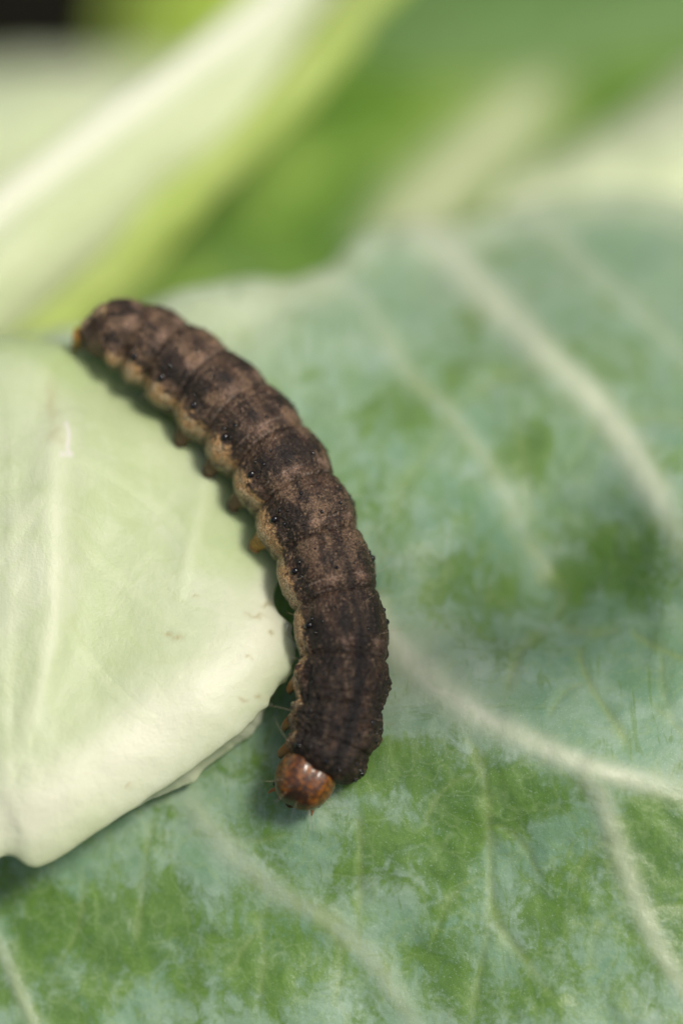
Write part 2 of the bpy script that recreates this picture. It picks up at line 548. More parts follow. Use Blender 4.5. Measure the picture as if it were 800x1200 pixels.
def pale_attr(px, py):  # pale ridge and rim; sheen painted up the leaf and beside the caterpillar
    return np.clip(.9 * np.exp(-(((px - 270) / 70) ** 2 + ((py - 370) / 60) ** 2)) + .45 * np.exp(-(((px - 500) / 60) ** 2 + ((py - 780) / 50) ** 2))
                   + .14 * sm(620, 330, py) + .75 * (1 - sm(0, 60, py - np.interp(px, bx[:, 0], bx[:, 1]))), 0, 1)
main_leaf = build_leaf('large blue-green leaf with waxy bloom and pale raised veins under the caterpillar\'s head', G_MAIN, M_WAX, MAIN_VEINS, 0.05,
                       {'rub': lambda a, b: blobs(a, b, RUB) - blobs(a, b, WAXY), 'pale': pale_attr, 'thin': thin_attr, 'faded': lambda a, b: sm(850, 620, b) * sm(240, 520, b) - .35 * sm(480, 300, b)}, ridge=0.05,
                       extra=lambda a, b: .012 * fbm(np.stack([a / 30, b / 30, a * 0], -1), 4, 77) - .012 * thin_attr(a, b))

# --- the pale leaf on the left with its rolled margin
rows = [
    [(-90, 1060, -.25), (0, 990, -.2), (45, 996, -.15), (110, 962, -.22), (192, 931, -.3), (278, 870, -.44), (322, 815, -.48), (338, 778, -.42), (335, 740, -.46)],
    [(-90, 1062, .02), (0, 992, .03), (45, 1000, .04), (110, 960, 0), (180, 914, -.1), (254, 862, -.2), (308, 806, -.30), (336, 771, -.32), (333, 735, -.36)],
    [(-90, 1075, .12), (0, 1003, .14), (45, 1012, .15), (110, 974, .12), (190, 922, .03), (266, 868, -.05), (319, 814, -.17), (345, 772, -.25), (341, 733, -.33)],
    [(-90, 1045, .18), (0, 978, .20), (40, 982, .21), (95, 944, .20), (170, 892, .11), (242, 838, .03), (297, 785, -.09), (320, 748, -.20), (324, 715, -.33)],
    [(-90, 1000, .14), (-10, 935, .22), (25, 930, .24), (75, 893, .20), (145, 845, .11), (212, 800, .03), (267, 752, -.10), (303, 715, -.25), (322, 690, -.42)],
    [(-90, 920, .1), (-10, 850, .15), (20, 845, .13), (60, 810, .07), (125, 765, -.05), (185, 725, -.13), (245, 690, -.26), (305, 660, -.46), (345, 650, -.63)],
    [(-90, 780, 0), (-10, 740, .03), (20, 720, .01), (60, 690, -.07), (120, 650, -.25), (175, 620, -.38), (235, 600, -.5), (305, 600, -.66), (370, 610, -.76)],
    [(-90, 600, -.2), (-10, 580, -.22), (20, 570, -.22), (60, 555, -.28), (110, 530, -.46), (165, 515, -.64), (220, 510, -.80), (290, 530, -.88), (345, 555, -.87)],
    [(-90, 460, -.6), (-10, 450, -.62), (20, 447, -.64), (60, 450, -.7), (105, 455, -.83), (155, 462, -.98), (205, 465, -1.06), (260, 475, -1.04), (305, 495, -1.0)],
    [(-90, 402, -1.0), (-10, 397, -1.0), (20, 398, -1.0), (60, 404, -1.02), (105, 412, -1.07), (155, 420, -1.12), (205, 430, -1.14), (250, 442, -1.14), (285, 465, -1.12)],
    [(-90, 410, -1.4), (-10, 406, -1.4), (20, 406, -1.4), (60, 412, -1.4), (105, 424, -1.4), (155, 434, -1.42), (205, 444, -1.42), (250, 456, -1.42), (285, 475, -1.4)],
]
G_LEFT = loft(rows, 300, 360)
vfall = np.exp(-(np.linspace(0, 10, 360) / 2.2) ** 4)[:, None]
stn = np.linspace(0, 8, 300)[None, :]
for k_ in (0, 1):
    jag = fbm(np.stack([stn * 5.0, stn * 0 + 7 * k_, stn * 0], -1), 3, 101 + k_, .5) * 6 * sm(1.5, 6.5, stn)
    G_LEFT[..., k_] += vfall * jag
lipj = np.exp(-(np.linspace(0, 10, 360) / .7) ** 2)[:, None]
G_LEFT[..., 1] += lipj * fbm(np.stack([stn * 3.0, stn * 0, stn * 0 + 4], -1), 4, 111, .5) * 6 * sm(2.5, 5, stn)
LEFT_VEINS = [([(78, 470), (66, 560), (66, 650), (56, 760), (30, 860), (-20, 960)], 17, .05, .8, 'midrib'),
              ([(250, 500), (238, 580), (222, 650), (205, 720)], 12, .02, .45, 'vein'),
              ([(-40, 690), (20, 620), (62, 560)], 12, .006, .3, 'vein'),
              ([(66, 590), (120, 660), (185, 720), (240, 745)], 10, .003, .22, 'vein'),
              ([(60, 690), (100, 770), (150, 825), (190, 850)], 10, .003, .22, 'vein'),
              ([(70, 530), (140, 560), (200, 610), (240, 680)], 10, .003, .22, 'vein')]
RIMC = [(-90, 1030), (-5, 960), (32, 958), (85, 922), (158, 872), (226, 822), (282, 772), (312, 735), (330, 700)]
def rim_attr(px, py):
    d, t = polydist(px, py, RIMC)
    return np.exp(-(d / 42) ** 2) * .95 + .0
SPOTS = [(207, 746, 7, 3), (196, 742, 5, 2.5), (284, 842 - 22, 4, 2.5), (303, 818, 4, 3), (300, 722, 9, 3), (312, 708, 8, 3), (318, 742, 3, 2), (60, 475, 8, 26), (62, 512, 10, 10), (290, 770, 3, 2), (150, 920, 6, 2), (230, 700, 4, 2)]
def spot_attr(px, py):
    r = np.zeros(px.shape)
    wx = 5 * fbm(np.stack([px / 9, py / 9, px * 0], -1), 2, 61)
    for i, (x, y, a, b) in enumerate(SPOTS):
        r = np.maximum(r, (.45 if i in (7, 8) else .75) * np.exp(-(((px + wx - x) / a) ** 2 + ((py + wx - y) / b) ** 2)))
    return r
def white_attr(px, py):
    d, t = polydist(px, py, [(76, 500), (79, 515), (77, 530), (82, 536), (70, 537)], 12)
    return np.exp(-(d / 2.6) ** 2) * .9
def green_attr(px, py):  # greener margin, also painting the green shade beside the caterpillar
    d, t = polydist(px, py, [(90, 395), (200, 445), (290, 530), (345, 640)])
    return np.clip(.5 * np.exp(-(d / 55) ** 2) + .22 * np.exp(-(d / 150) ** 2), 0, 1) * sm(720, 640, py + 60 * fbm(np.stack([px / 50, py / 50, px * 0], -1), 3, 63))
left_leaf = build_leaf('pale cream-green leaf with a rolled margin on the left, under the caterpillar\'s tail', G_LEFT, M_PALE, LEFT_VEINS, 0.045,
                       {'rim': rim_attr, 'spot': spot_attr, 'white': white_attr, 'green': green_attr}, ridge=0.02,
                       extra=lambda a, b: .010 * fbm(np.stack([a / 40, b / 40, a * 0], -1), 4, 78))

# --- leaves behind, out of focus
def back_leaf(label, rows, mat, veins=(), nu=90, nv=60, thick=0.06, ridge=0.08):
    g = loft(rows, nu, nv)
    return build_leaf(label, g, mat, list(veins), thick, {}, ridge)

# folded leaf at upper left: thick pale rib on top, yellow-green blade under it
fold = back_leaf('folded yellow-green leaf with a thick pale rib crossing the upper left corner', [
    [(-80, 395, -3.9), (0, 325, -4.0), (110, 248, -4.2), (200, 190, -4.4), (300, 95, -4.9), (370, 20, -5.4), (440, -70, -6.0)],
    [(-80, 415, -3.6), (0, 350, -3.6), (110, 270, -3.8), (200, 208, -4.0), (300, 112, -4.5), (385, 20, -5.0), (450, -60, -5.6)],
    [(-80, 440, -3.1), (20, 375, -3.2), (120, 300, -3.5), (215, 222, -3.8), (320, 122, -4.3), (410, 20, -4.8), (470, -60, -5.4)],
    [(-69, 481, -3.20), (41, 411, -3.30), (136, 331, -3.60), (229, 241, -3.90), (336, 133, -4.40), (429, 26, -4.90), (491, -49, -5.50)],
    [(-58, 502, -3.26), (52, 427, -3.36), (142, 342, -3.66), (232, 248, -3.96), (340, 138, -4.46), (432, 32, -4.96), (492, -38, -5.56)],
], M_FOLD)
ribrows = [
    [(-90, 312, -4.4), (0, 240, -4.6), (100, 162, -4.9), (200, 88, -5.3), (290, 22, -5.8), (350, -40, -6.3)],
    [(-90, 298, -2.92), (0, 222, -3.12), (100, 144, -3.62), (200, 70, -4.22), (285, 4, -4.92), (345, -54, -5.52)],
    [(-90, 330, -2.8), (0, 252, -3.0), (108, 170, -3.5), (210, 96, -4.1), (300, 26, -4.8), (365, -35, -5.4)],
    [(-75, 390, -2.60), (15, 305, -2.80), (125, 223, -3.30), (223, 155, -3.90), (335, 70, -4.60), (415, -5, -5.20)],
    [(-57, 453, -3.00), (33, 373, -3.10), (138, 281, -3.50), (228, 209, -4.10), (348, 109, -4.50), (435, 23, -5.00)],
    [(-57, 458, -3.70), (28, 381, -3.80), (131, 289, -4.20), (218, 215, -4.70), (335, 115, -5.10), (423, 27, -5.80)],
]
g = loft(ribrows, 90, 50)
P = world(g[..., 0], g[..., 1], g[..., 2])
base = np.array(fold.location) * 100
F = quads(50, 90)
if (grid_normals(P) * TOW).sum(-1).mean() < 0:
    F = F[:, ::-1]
rib = mesh_obj('midrib', P, F, M_RIB, fold, {'vein': np.exp(-(polydist(g[..., 0], g[..., 1], [(-90, 308), (0, 236), (104, 158), (204, 82), (292, 14), (350, -46)])[0] / 20) ** 2) * .8}, base=base)  # whiter ridge stripe, painting in the light its top edge catches
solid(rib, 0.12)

back_leaf('cream leaf blurred far behind the folded leaf at the upper left edge', [
    [(-160, 88, -10), (-40, 82, -9.8), (60, 74, -9.8), (150, 78, -10), (250, 90, -10.5)],
    [(-160, 120, -9.2), (-40, 112, -9), (60, 104, -9), (150, 100, -9.4), (260, 110, -9.8)],
    [(-160, 200, -8.6), (-40, 190, -8.4), (70, 170, -8.6), (170, 150, -9.2), (290, 130, -9.8)],
    [(-160, 380, -8.6), (-40, 340, -8.6), (80, 300, -9), (180, 260, -9.8), (270, 200, -10.6)],
], M_CREAM)
back_leaf('bright lime-green leaf blurred behind the pale rib at the top', [
    [(120, -120, -14), (150, -60, -13.6), (128, 40, -13), (150, 90, -12.8)],
    [(210, -120, -13.2), (215, -50, -12.8), (200, 50, -12.4), (220, 110, -12.2)],
    [(300, -120, -13.0), (310, -40, -12.6), (300, 50, -12.2), (300, 130, -12.0)],
    [(390, -120, -13.2), (400, -40, -12.8), (390, 60, -12.4), (390, 150, -12.2)],
], M_LIME)
mid = back_leaf('saturated green leaf with a broad pale rib, blurred behind the waxy leaf', [
    [(120, 470, -5.00), (130, 360, -5.30), (180, 270, -5.70), (260, 170, -6.30), (330, 90, -7.10), (370, 60, -7.70)],
    [(260, 480, -5.40), (260, 370, -5.70), (290, 270, -6.10), (340, 180, -6.70), (400, 100, -7.50), (450, 85, -8.10)],
    [(400, 460, -5.80), (390, 360, -6.10), (410, 270, -6.50), (450, 190, -7.10), (500, 110, -7.90), (550, 95, -8.50)],
    [(520, 420, -6.20), (500, 320, -6.50), (510, 250, -6.90), (560, 180, -7.50), (610, 110, -8.30), (660, 78, -8.90)],
    [(640, 420, -6.60), (610, 320, -6.90), (620, 250, -7.30), (660, 190, -7.90), (710, 130, -8.70), (760, 70, -9.30)],
    [(780, 420, -7.00), (760, 330, -7.30), (760, 260, -7.70), (790, 190, -8.30), (830, 130, -9.10), (900, 70, -9.70)],
], M_MID, [([(455, 330), (480, 262), (540, 200), (610, 130), (690, 62)], 46, .03, .75, 'midrib')])
back_leaf('dull dark green leaf filling the top right corner', [
    [(330, 120, -12), (470, 110, -12), (600, 110, -12), (740, 130, -12), (900, 150, -12)],
    [(330, 40, -12.6), (470, 30, -12.4), (600, 20, -12.4), (740, 40, -12.4), (900, 60, -12.6)],
    [(330, -40, -13.4), (470, -40, -13.2), (600, -50, -13.2), (740, -40, -13.2), (900, -30, -13.4)],
    [(330, -140, -14.4), (470, -140, -14.2), (600, -140, -14.2), (740, -140, -14.2), (900, -140, -14.4)],
], M_DULL)
back_leaf('pale leaf with a bright edge rising behind the waxy leaf at right', [
    [(560, 300, -4.9), (650, 290, -4.9), (740, 290, -5.0), (830, 300, -5.0), (930, 310, -5.0)],
    [(580, 240, -5.0), (655, 225, -5.0), (735, 215, -5.1), (830, 210, -5.1), (930, 210, -5.1)],
    [(598, 216, -5.4), (665, 188, -5.5), (740, 155, -5.6), (830, 130, -5.7), (930, 120, -5.7)],
    [(610, 208, -6.0), (675, 172, -6.1), (745, 130, -6.3), (825, 90, -6.5), (930, 60, -6.6)],
    [(620, 212, -6.6), (680, 178, -6.7), (748, 136, -6.9), (828, 96, -7.1), (930, 70, -7.2)],
], M_CREAM)

# unseen leaf added outside the right edge to shade the hollow of the waxy leaf
back_leaf('green leaf reaching in from beyond the right edge, shading the waxy leaf\'s hollow', [
    [(883, 320, 4.40), (975, 235, 4.45), (1085, 170, 4.50), (1235, 90, 4.60), (1435, -20, 4.70)],
    [(877, 358, 4.45), (985, 305, 4.52), (1105, 245, 4.60), (1245, 160, 4.70), (1445, 50, 4.80)],
    [(885, 388, 4.45), (1005, 372, 4.52), (1130, 317, 4.60), (1265, 227, 4.70), (1455, 112, 4.80)],
    [(903, 415, 4.40), (1026, 430, 4.45), (1161, 380, 4.50), (1291, 285, 4.60), (1471, 165, 4.70)],
], M_MID)

# ------------------------------------------------------------------ caterpillar
CENT = np.array([(372, 908, .02), (382, 886, .00), (393, 850, -.04), (400, 805, -.08), (403, 765, -.13), (398, 725, -.19), (386, 680, -.26), (370, 635, -.34),
                 (350, 590, -.43), (324, 545, -.53), (290, 502, -.63), (250, 463, -.72), (207, 428, -.80), (166, 402, -.84), (128, 391, -.84), (92, 405, -.92)], float)
HALF = np.array([41, 48, 53, 53.5, 53.5, 53, 54.5, 56, 57, 57, 57, 55, 52, 48, 38, 11], float)
fine = catmull(np.column_stack([CENT, HALF]), 3000)
arc = np.concatenate([[0], np.cumsum(np.hypot(*np.diff(fine[:, :2], axis=0).T))])
ARC = arc[-1]
seglen = np.array([36, 44, 52, 68, 64, 60, 57, 55, 52, 50, 44, 36, 26], float)
seglen *= ARC / seglen.sum()
bound = np.concatenate([[0], np.cumsum(seglen)])
NS, NA = 1000, 190
sa = np.linspace(0, ARC, NS)
cl = np.stack([np.interp(sa, arc, fine[:, k]) for k in range(4)], -1)
C = world(cl[:, 0], cl[:, 1], cl[:, 2])
R = cl[:, 3] / PPC * (1 - cl[:, 2] / DIST)
T = np.gradient(C, axis=0)
T /= np.linalg.norm(T, axis=1, keepdims=True)
side = np.cross(TOW, T)                       # image-left or right of the walk
side /= np.linalg.norm(side, axis=1, keepdims=True)
side = np.where((side @ RIGHT)[:, None] < 0, -side, side)
tw = np.cross(T, side)
tw = np.where((tw @ TOW)[:, None] < 0, -tw, tw)
roll = np.radians(np.interp(sa / ARC, [0, .3, .6, 1], [17, 27, 40, 50]))
DOR = tw * np.cos(roll)[:, None] + side * np.sin(roll)[:, None]
RGT = side * np.cos(roll)[:, None] - tw * np.sin(roll)[:, None]
seg = np.interp(sa, bound, np.arange(14))     # segment number and fraction
fr = seg - np.floor(seg)
th = np.linspace(-math.pi, math.pi, NA, endpoint=False)      # 0 dorsal, negative left
S, TH = np.meshgrid(seg, th, indexing='ij')
FR = S - np.floor(S)
FR[-1] = 1
deg = np.degrees(TH)
ad = np.abs(deg)
CYL = np.stack([S * 1.0, np.cos(TH) * 1.6, np.sin(TH) * 1.6], -1)
# round the front and the tail in
prof = R.copy()
e = np.clip(sa / 26, 0, 1)
prof *= np.sqrt(np.clip(1 - (1 - e) ** 2, 0, 1)) * .42 + .58
e2 = np.clip((ARC - sa) / 26, 0, 1)
prof *= np.sqrt(np.clip(1 - (1 - e2) ** 2, 0.0009, 1))
# cross-section: broad lateral fold, flatter belly
rad = np.ones_like(TH)
rad *= 1 - .16 * sm(110, 180, ad)
rad *= 1 - .05 * sm(25, 0, ad)
# segments swell, with a deep crease between and small rings
swell = np.sin(np.clip(FR, 0, 1) * math.pi)
amp = np.interp(S, [0, 2, 4, 6, 12, 13], [.05, .05, .08, .13, .15, .03])
front = sm(3.6, 2.6, S)
crease = np.exp(-(np.minimum(FR, 1 - FR) / .045) ** 2)
rad *= 1 + amp * (swell ** .7 - .75) * (1 - .45 * sm(85, 35, ad) * sm(5, 9, S)) * (1 + .5 * fbm(CYL * 1.3, 2, 17)) - np.interp(S, [0, 2.6, 3.2, 6, 8, 13], [.03, .016, .05, .045, .018, .01]) * crease
rad *= 1 - .024 * (1 - .6 * front) * np.exp(-((FR - .2) / .035) ** 2) - .014 * (1 - .6 * front) * np.exp(-((FR - .82) / .03) ** 2) - .010 * np.exp(-((FR - .55) / .03) ** 2) * sm(9, 3, S)
lat = np.exp(-((ad - 92) / 20) ** 2)
rad *= 1 + lat * (.15 * swell ** 1.5 - .04) * np.interp(S, [0, 3, 5, 13], [.6, .6, 1, .9])
# valley between the lateral fold and the back
rad *= 1 - .035 * np.exp(-((ad - 66) / 9) ** 2)
rad *= 1 + .030 * fbm(CYL * 2.2, 4, 11) + .020 * fbm(np.stack([S * 9, np.cos(TH) * 2.2, np.sin(TH) * 2.2], -1), 3, 12)
rad += .014 * fbm(CYL * 14, 3, 13, .6)
# lumpy collar at the shield and thorax edges
rad *= 1 + front * (.035 + .05 * np.exp(-((ad - 82) / 26) ** 2)) * fbm(CYL * 4.2, 3, 15) * 1.5 + .03 * front * fbm(CYL * 9, 2, 16)
V = C[:, None, :] + (prof[:, None] * rad)[..., None] * (np.cos(TH)[..., None] * DOR[:, None, :] + np.sin(TH)[..., None] * RGT[:, None, :])

# skin pigment
def lerp(a, b, f):
    return a * (1 - f[..., None]) + np.asarray(b) * f[..., None]
def nrm1(a):
    return a / (a.std() + 1e-9) * .36
n1 = nrm1(fbm(CYL * 2.6, 5, 51))
n2 = nrm1(fbm(CYL * 9.0, 4, 52, .65))
n3 = nrm1(fbm(CYL * 26.0, 3, 53, .7))
tailw = sm(3.0, 8.5, S)
col = np.zeros(S.shape + (3,)) + np.array((.038, .023, .014))
col = lerp(col, (.092, .046, .027), sm(-.25, .55, n1 + .35 * n2) * .8)
col = lerp(col, (.165, .112, .080), tailw * sm(-.2, .5, n1 * .4 + n2 * .8 + .1) * .7)
col = lerp(col, (.011, .008, .006), sm(-.05, .5, n2 * .75 + n3 * .5) * .75)
col = lerp(col, (.27, .195, .13), sm(.24, .70, -n2 * .45 - n3 * .85) * .8)
wsub = deg + 27 + 6 * fbm(CYL * 3, 2, 55)
for sgn in (-1, 1):
    u = ad * np.sign(deg) - sgn * 25 + 5 * n1 * 2
    abd = sm(2.4, 3.2, S)
    palep = np.exp(-((FR - .17) / np.interp(S, [5, 9], [.07, .14])) ** 2 - (u / np.interp(S, [5, 9], [9, 14])) ** 2) * abd * sm(12, 11.3, S)
    col = lerp(col, (.30, .20, .15), np.clip(palep * (.85 + .8 * n2), 0, .85))
    wedge = np.exp(-((FR - .46) / .20) ** 2 - ((u + sgn * 3) / (3 + 7 * FR)) ** 2) * abd
    col = lerp(col, (.012, .010, .009), np.clip(wedge * (.9 + .6 * n2), 0, .9))
mid_l = np.exp(-((deg + 5 * n1) / 7) ** 2) * sm(5.5, 1.5, S)
col = lerp(col, (.014, .012, .012), np.clip(mid_l * .85, 0, 1))
latd = np.exp(-((ad - 57 + 10 * n1) / 13) ** 2)
col = lerp(col, (.015, .012, .010), np.clip(latd * (.65 + 1.2 * n2), 0, .85))
lines = np.exp(-((FR - .03) / .016) ** 2) * .8 + np.exp(-((FR - .20) / .013) ** 2) * .8
col = lerp(col, (.25, .20, .17), np.clip(lines * sm(-.35, .3, n2 + n1) * sm(80, 55, ad) * sm(2.6, 3.2, S), 0, .75))
col = lerp(col, (.012, .010, .008), np.exp(-(np.minimum(FR, 1 - FR) / .022) ** 2) * .5 * sm(75, 50, ad))
# big soft blotches, darker behind the middle of each segment, dusty tan elsewhere
n0 = nrm1(fbm(CYL * 1.7, 3, 58))
col = lerp(col, (.016, .011, .008), np.clip(sm(.05, .7, n0 + .5 * np.sin(FR * 6.28 - 1.2) * .6) * .7, 0, 1) * sm(72, 60, ad))
col = lerp(col, (.25, .165, .105), np.clip(sm(.10, .7, -n0 + n2 * .6) * .6, 0, 1) * sm(2, 5, S) * sm(74, 62, ad))
# front: blackish thorax and shield
col = lerp(col, (.021, .018, .016), sm(3.9, 1.2, S) * .5 * (.75 + .5 * n2) * sm(92, 62, ad))
col = lerp(col, (.008, .007, .006), np.clip(np.exp(-((deg + 6 * n1) / 8) ** 2) * sm(6.5, 3, S) * .85, 0, 1))
col = lerp(col, (.008, .007, .006), np.clip(np.exp(-((ad - 40 + 8 * n1) / 7) ** 2) * front * .5, 0, 1))
col *= np.interp(S, [0, 3, 5, 13], [.90, .92, .92, 1.12])[..., None]
# lateral stripe: cream with orange, below it grey-green flank
bnd = np.interp(S, [0, 6, 10], [76, 76, 80]) + 9 * (1 - swell) * sm(2, 5, S) + 9 * n2 + 4 * n1 + 9 * front
stripe = sm(bnd - 5, bnd + 4, ad)
orange = sm(-.2, .4, fbm(CYL * 5, 3, 57) + .25 - .02 * (ad - 84))
sc_ = np.zeros_like(col) + np.array((.50, .39, .24))
sc_ = lerp(sc_, (.42, .22, .07), orange * .62)
sc_ = lerp(sc_, (.16, .115, .065), sm(.18, .6, n2 * .6 + n3 * .7) * .5)
stripe *= np.interp(S, [0, 1.0, 2.0, 4], [.3, .5, .8, 1]) * np.where(deg > 0, np.interp(S, [2, 5], [.15, .8]), 1)
col = lerp(col, sc_, stripe)
fl = sm(97, 108, ad + 5 * n2)
flc = lerp(np.zeros_like(col) + np.array((.32, .30, .18)), (.09, .065, .05), sm(-.15, .45, n2 * .8 + n3 * .5))
col = lerp(col, flc, fl)
col = lerp(col, (.30, .18, .08), sm(12.2, 13, S) * sm(60, 90, ad) * .7)

def mat_skin():
    s = NT('caterpillar_skin')
    P = s.coords()
    c = s.attr('pigment', True)
    g = s.noise(P, 80, 3, 0.7)
    c = s.mix(1.0, c, s.mix(s.ramp(g, .36, .64), (.38, .36, .33), (1.28, 1.22, 1.12)), 'MULTIPLY')
    b = s.bump(s.noise(P, 60, 4, 0.65), 0.00016, 0.9)
    b = s.bump(s.noise(P, 22, 4, 0.6), 0.00035, 0.6, b)
    return s.solid(c, 0.40, b, 0.32, sss=0.06)
body_base = C.mean(0)
body_base[2] = V[..., 2].min()
cat = empty('caterpillar', 'plump dark brown caterpillar with orange head and cream side stripe walking down the leaf', 'caterpillar', body_base)
M_SKIN = mat_skin()
F = quads(NS, NA, wrap=True)
ctr = V.reshape(-1, 3)
# orientation
f0 = F[(NS // 2) * NA]
nrm = np.cross(ctr[f0[1]] - ctr[f0[0]], ctr[f0[3]] - ctr[f0[0]])
if nrm @ (ctr[f0[0]] - C[NS // 2]) < 0:
    F = F[:, ::-1]
cap = [list(range(NA)), list(range((NS - 1) * NA, NS * NA))]
body = mesh_obj('body', V, F.tolist() + cap, M_SKIN, cat, cols={'pigment': col}, base=body_base)

def surf(sg, dg, out=1.0):
    """point, outward normal, and body axis on the body at a segment number and an angle from the back"""
    i = int(np.clip(np.searchsorted(seg, sg), 1, NS - 2))
    j = int(round((math.radians(dg) + math.pi) / (2 * math.pi) * NA)) % NA
    p = V[i, j]
    nn = p - C[i]
    nn = nn / np.linalg.norm(nn)
    return C[i] + (p - C[i]) * out, nn, T[i], DOR[i], RGT[i], R[i]

# ---- head capsule
def ellipsoid(fun, nv=60, nu=80):
    a = np.linspace(0, math.pi, nv)[:, None]
    b = np.linspace(0, 2 * math.pi, nu, endpoint=False)[None, :]
    d = np.stack([np.sin(a) * np.cos(b), np.sin(a) * np.sin(b), np.cos(a) + 0 * b], -1)
    return d, fun(d)

hc = world(358, 912, .01)
fwd = world(330, 962, -.06) - world(358, 912, .01)            # face points down and away
fwd /= np.linalg.norm(fwd)
hd = TOW * .9 + UP * .05 + RIGHT * .12
hd = hd - fwd * (hd @ fwd)
hd /= np.linalg.norm(hd)
hr = np.cross(fwd, hd)
if hr @ RIGHT < 0:
    hr = -hr
def headf(d):
    x, y, zz = d[..., 0], d[..., 1], d[..., 2]         # x right, y up (dorsal), z forward
    r = .193 * np.ones_like(x)
    groove = np.exp(-(x / .16) ** 2) * sm(-.5, .3, y + zz * .3)
    r = r * (1 - .05 * groove)
    r = r * (1 + .06 * np.exp(-((np.abs(x) - .5) / .3) ** 2) * sm(-.2, .6, y))
    r = r * (1 - .12 * sm(.5, 1, zz) * sm(-.2, -.8, y))
    r = r * (1 + .012 * fbm(d * 9, 3, 91))
    return hc + (x * r * .98)[..., None] * hr + (y * r * .92)[..., None] * hd + (zz * r * 1.04)[..., None] * fwd
d, HV = ellipsoid(headf, 90, 120)
x, y, zz = d[..., 0], d[..., 1], d[..., 2]
net = nrm1(fbm(d * 6, 3, 92))
hcol = np.zeros(x.shape + (3,)) + np.array((.25, .085, .011))
hcol = lerp(hcol, (.12, .040, .010), sm(-.1, .3, fbm(d * 4, 3, 93)) * .8)
netm = np.exp(-(net / .13) ** 2)
hcol = lerp(hcol, (.045, .020, .010), netm * .8)
arcs = np.exp(-((np.abs(x) - .20 - .18 * sm(.2, .9, zz)) / .10) ** 2) * sm(-.1, .35, zz)
hcol = lerp(hcol, (.018, .011, .008), np.clip(arcs * .9, 0, .9))
frons = np.exp(-((x + .10 + .15 * nrm1(fbm(d * 5, 2, 95))) / .30) ** 2) * sm(-.15, .3, zz + .3 * nrm1(fbm(d * 6, 3, 96)))
hcol = lerp(hcol, (.022, .013, .009), np.clip(frons * .92, 0, .92))
hcol = lerp(hcol, (.026, .014, .008), sm(-.08, .22, nrm1(fbm(d * 10, 2, 97))) * .74)
hcol = lerp(hcol, (.02, .013, .01), np.exp(-(x / .05) ** 2) * .7 * sm(0, .3, y))
hcol = lerp(hcol, (.045, .022, .012), sm(.55, .9, np.abs(x)) * sm(-.1, .5, fbm(d * 6, 2, 94)) * .5)
hcol = lerp(hcol, (.02, .015, .012), sm(.75, .95, zz) * .6)
def mat_head():
    s = NT('head_capsule')
    P = s.coords()
    b = s.bump(s.noise(P, 70, 3, 0.6), 0.00006, 0.7)
    return s.solid(s.attr('pigment', True), 0.36, b, 0.45, sss=0.06, coat=0.4)
M_HEAD = mat_head()
def fix(F, Vs, c):
    f = F[len(F) // 2]
    nn = np.cross(Vs[f[1]] - Vs[f[0]], Vs[f[2]] - Vs[f[0]])
    return F[:, ::-1] if nn @ (Vs[f[0]] - c) < 0 else F
Fh = fix(quads(90, 120, True), HV.reshape(-1, 3), hc)
head = mesh_obj('head', HV, Fh, M_HEAD, cat, cols={'pigment': hcol}, base=body_base)

M_BLACK = NT('glossy_black').solid((.006, .005, .005), 0.12, None, 0.6)
M_JAW = NT('dark_jaw').solid((.05, .022, .010), 0.3)
M_LEG = NT('amber_leg').solid((.30, .13, .035), 0.35, None, 0.5, sss=0.2)

def tube(pts, radii, n=14, cap_round=True):
    pts = np.asarray(pts, float)
    m = max(8, len(pts) * 5)
    c = catmull(pts, m)
    r = np.interp(np.linspace(0, 1, m), np.linspace(0, 1, len(radii)), radii)
    t = np.gradient(c, axis=0)
    t /= np.linalg.norm(t, axis=1, keepdims=True)
    ref = np.array((.31, .57, .76))
    u = np.cross(t, ref)
    u /= np.linalg.norm(u, axis=1, keepdims=True)
    v = np.cross(t, u)
    a = np.linspace(0, 2 * math.pi, n, endpoint=False)
    return c, (c[:, None] + r[:, None, None] * (np.cos(a)[None, :, None] * u[:, None] + np.sin(a)[None, :, None] * v[:, None])), m, n

def tube_obj(name, pts, radii, mat, parent, n=14, cols=None):
    c, Vt, m, n = tube(pts, radii, n)
    Ft = fix(quads(m, n, True), Vt.reshape(-1, 3), c[m // 2])
    return mesh_obj(name, Vt, Ft.tolist() + [list(range(n)), list(range((m - 1) * n, m * n))], mat, parent, base=body_base,
                    cols={'pigment': np.zeros((m * n, 3)) + cols} if cols is not None else None)

def blob_obj(name, p, ax, radii, mat, parent, nv=14, nu=18):
    dd, Vb = ellipsoid(lambda d: p + d[..., :1] * radii[0] * ax[0] + d[..., 1:2] * radii[1] * ax[1] + d[..., 2:3] * radii[2] * ax[2], nv, nu)
    return mesh_obj(name, Vb, fix(quads(nv, nu, True), Vb.reshape(-1, 3), p), mat, parent, base=body_base)

def hp(x, y, z, k=1.0):
    v = np.array((x, y, z), float)
    v /= np.linalg.norm(v)
    return headf(v) * k + hc * (1 - k)
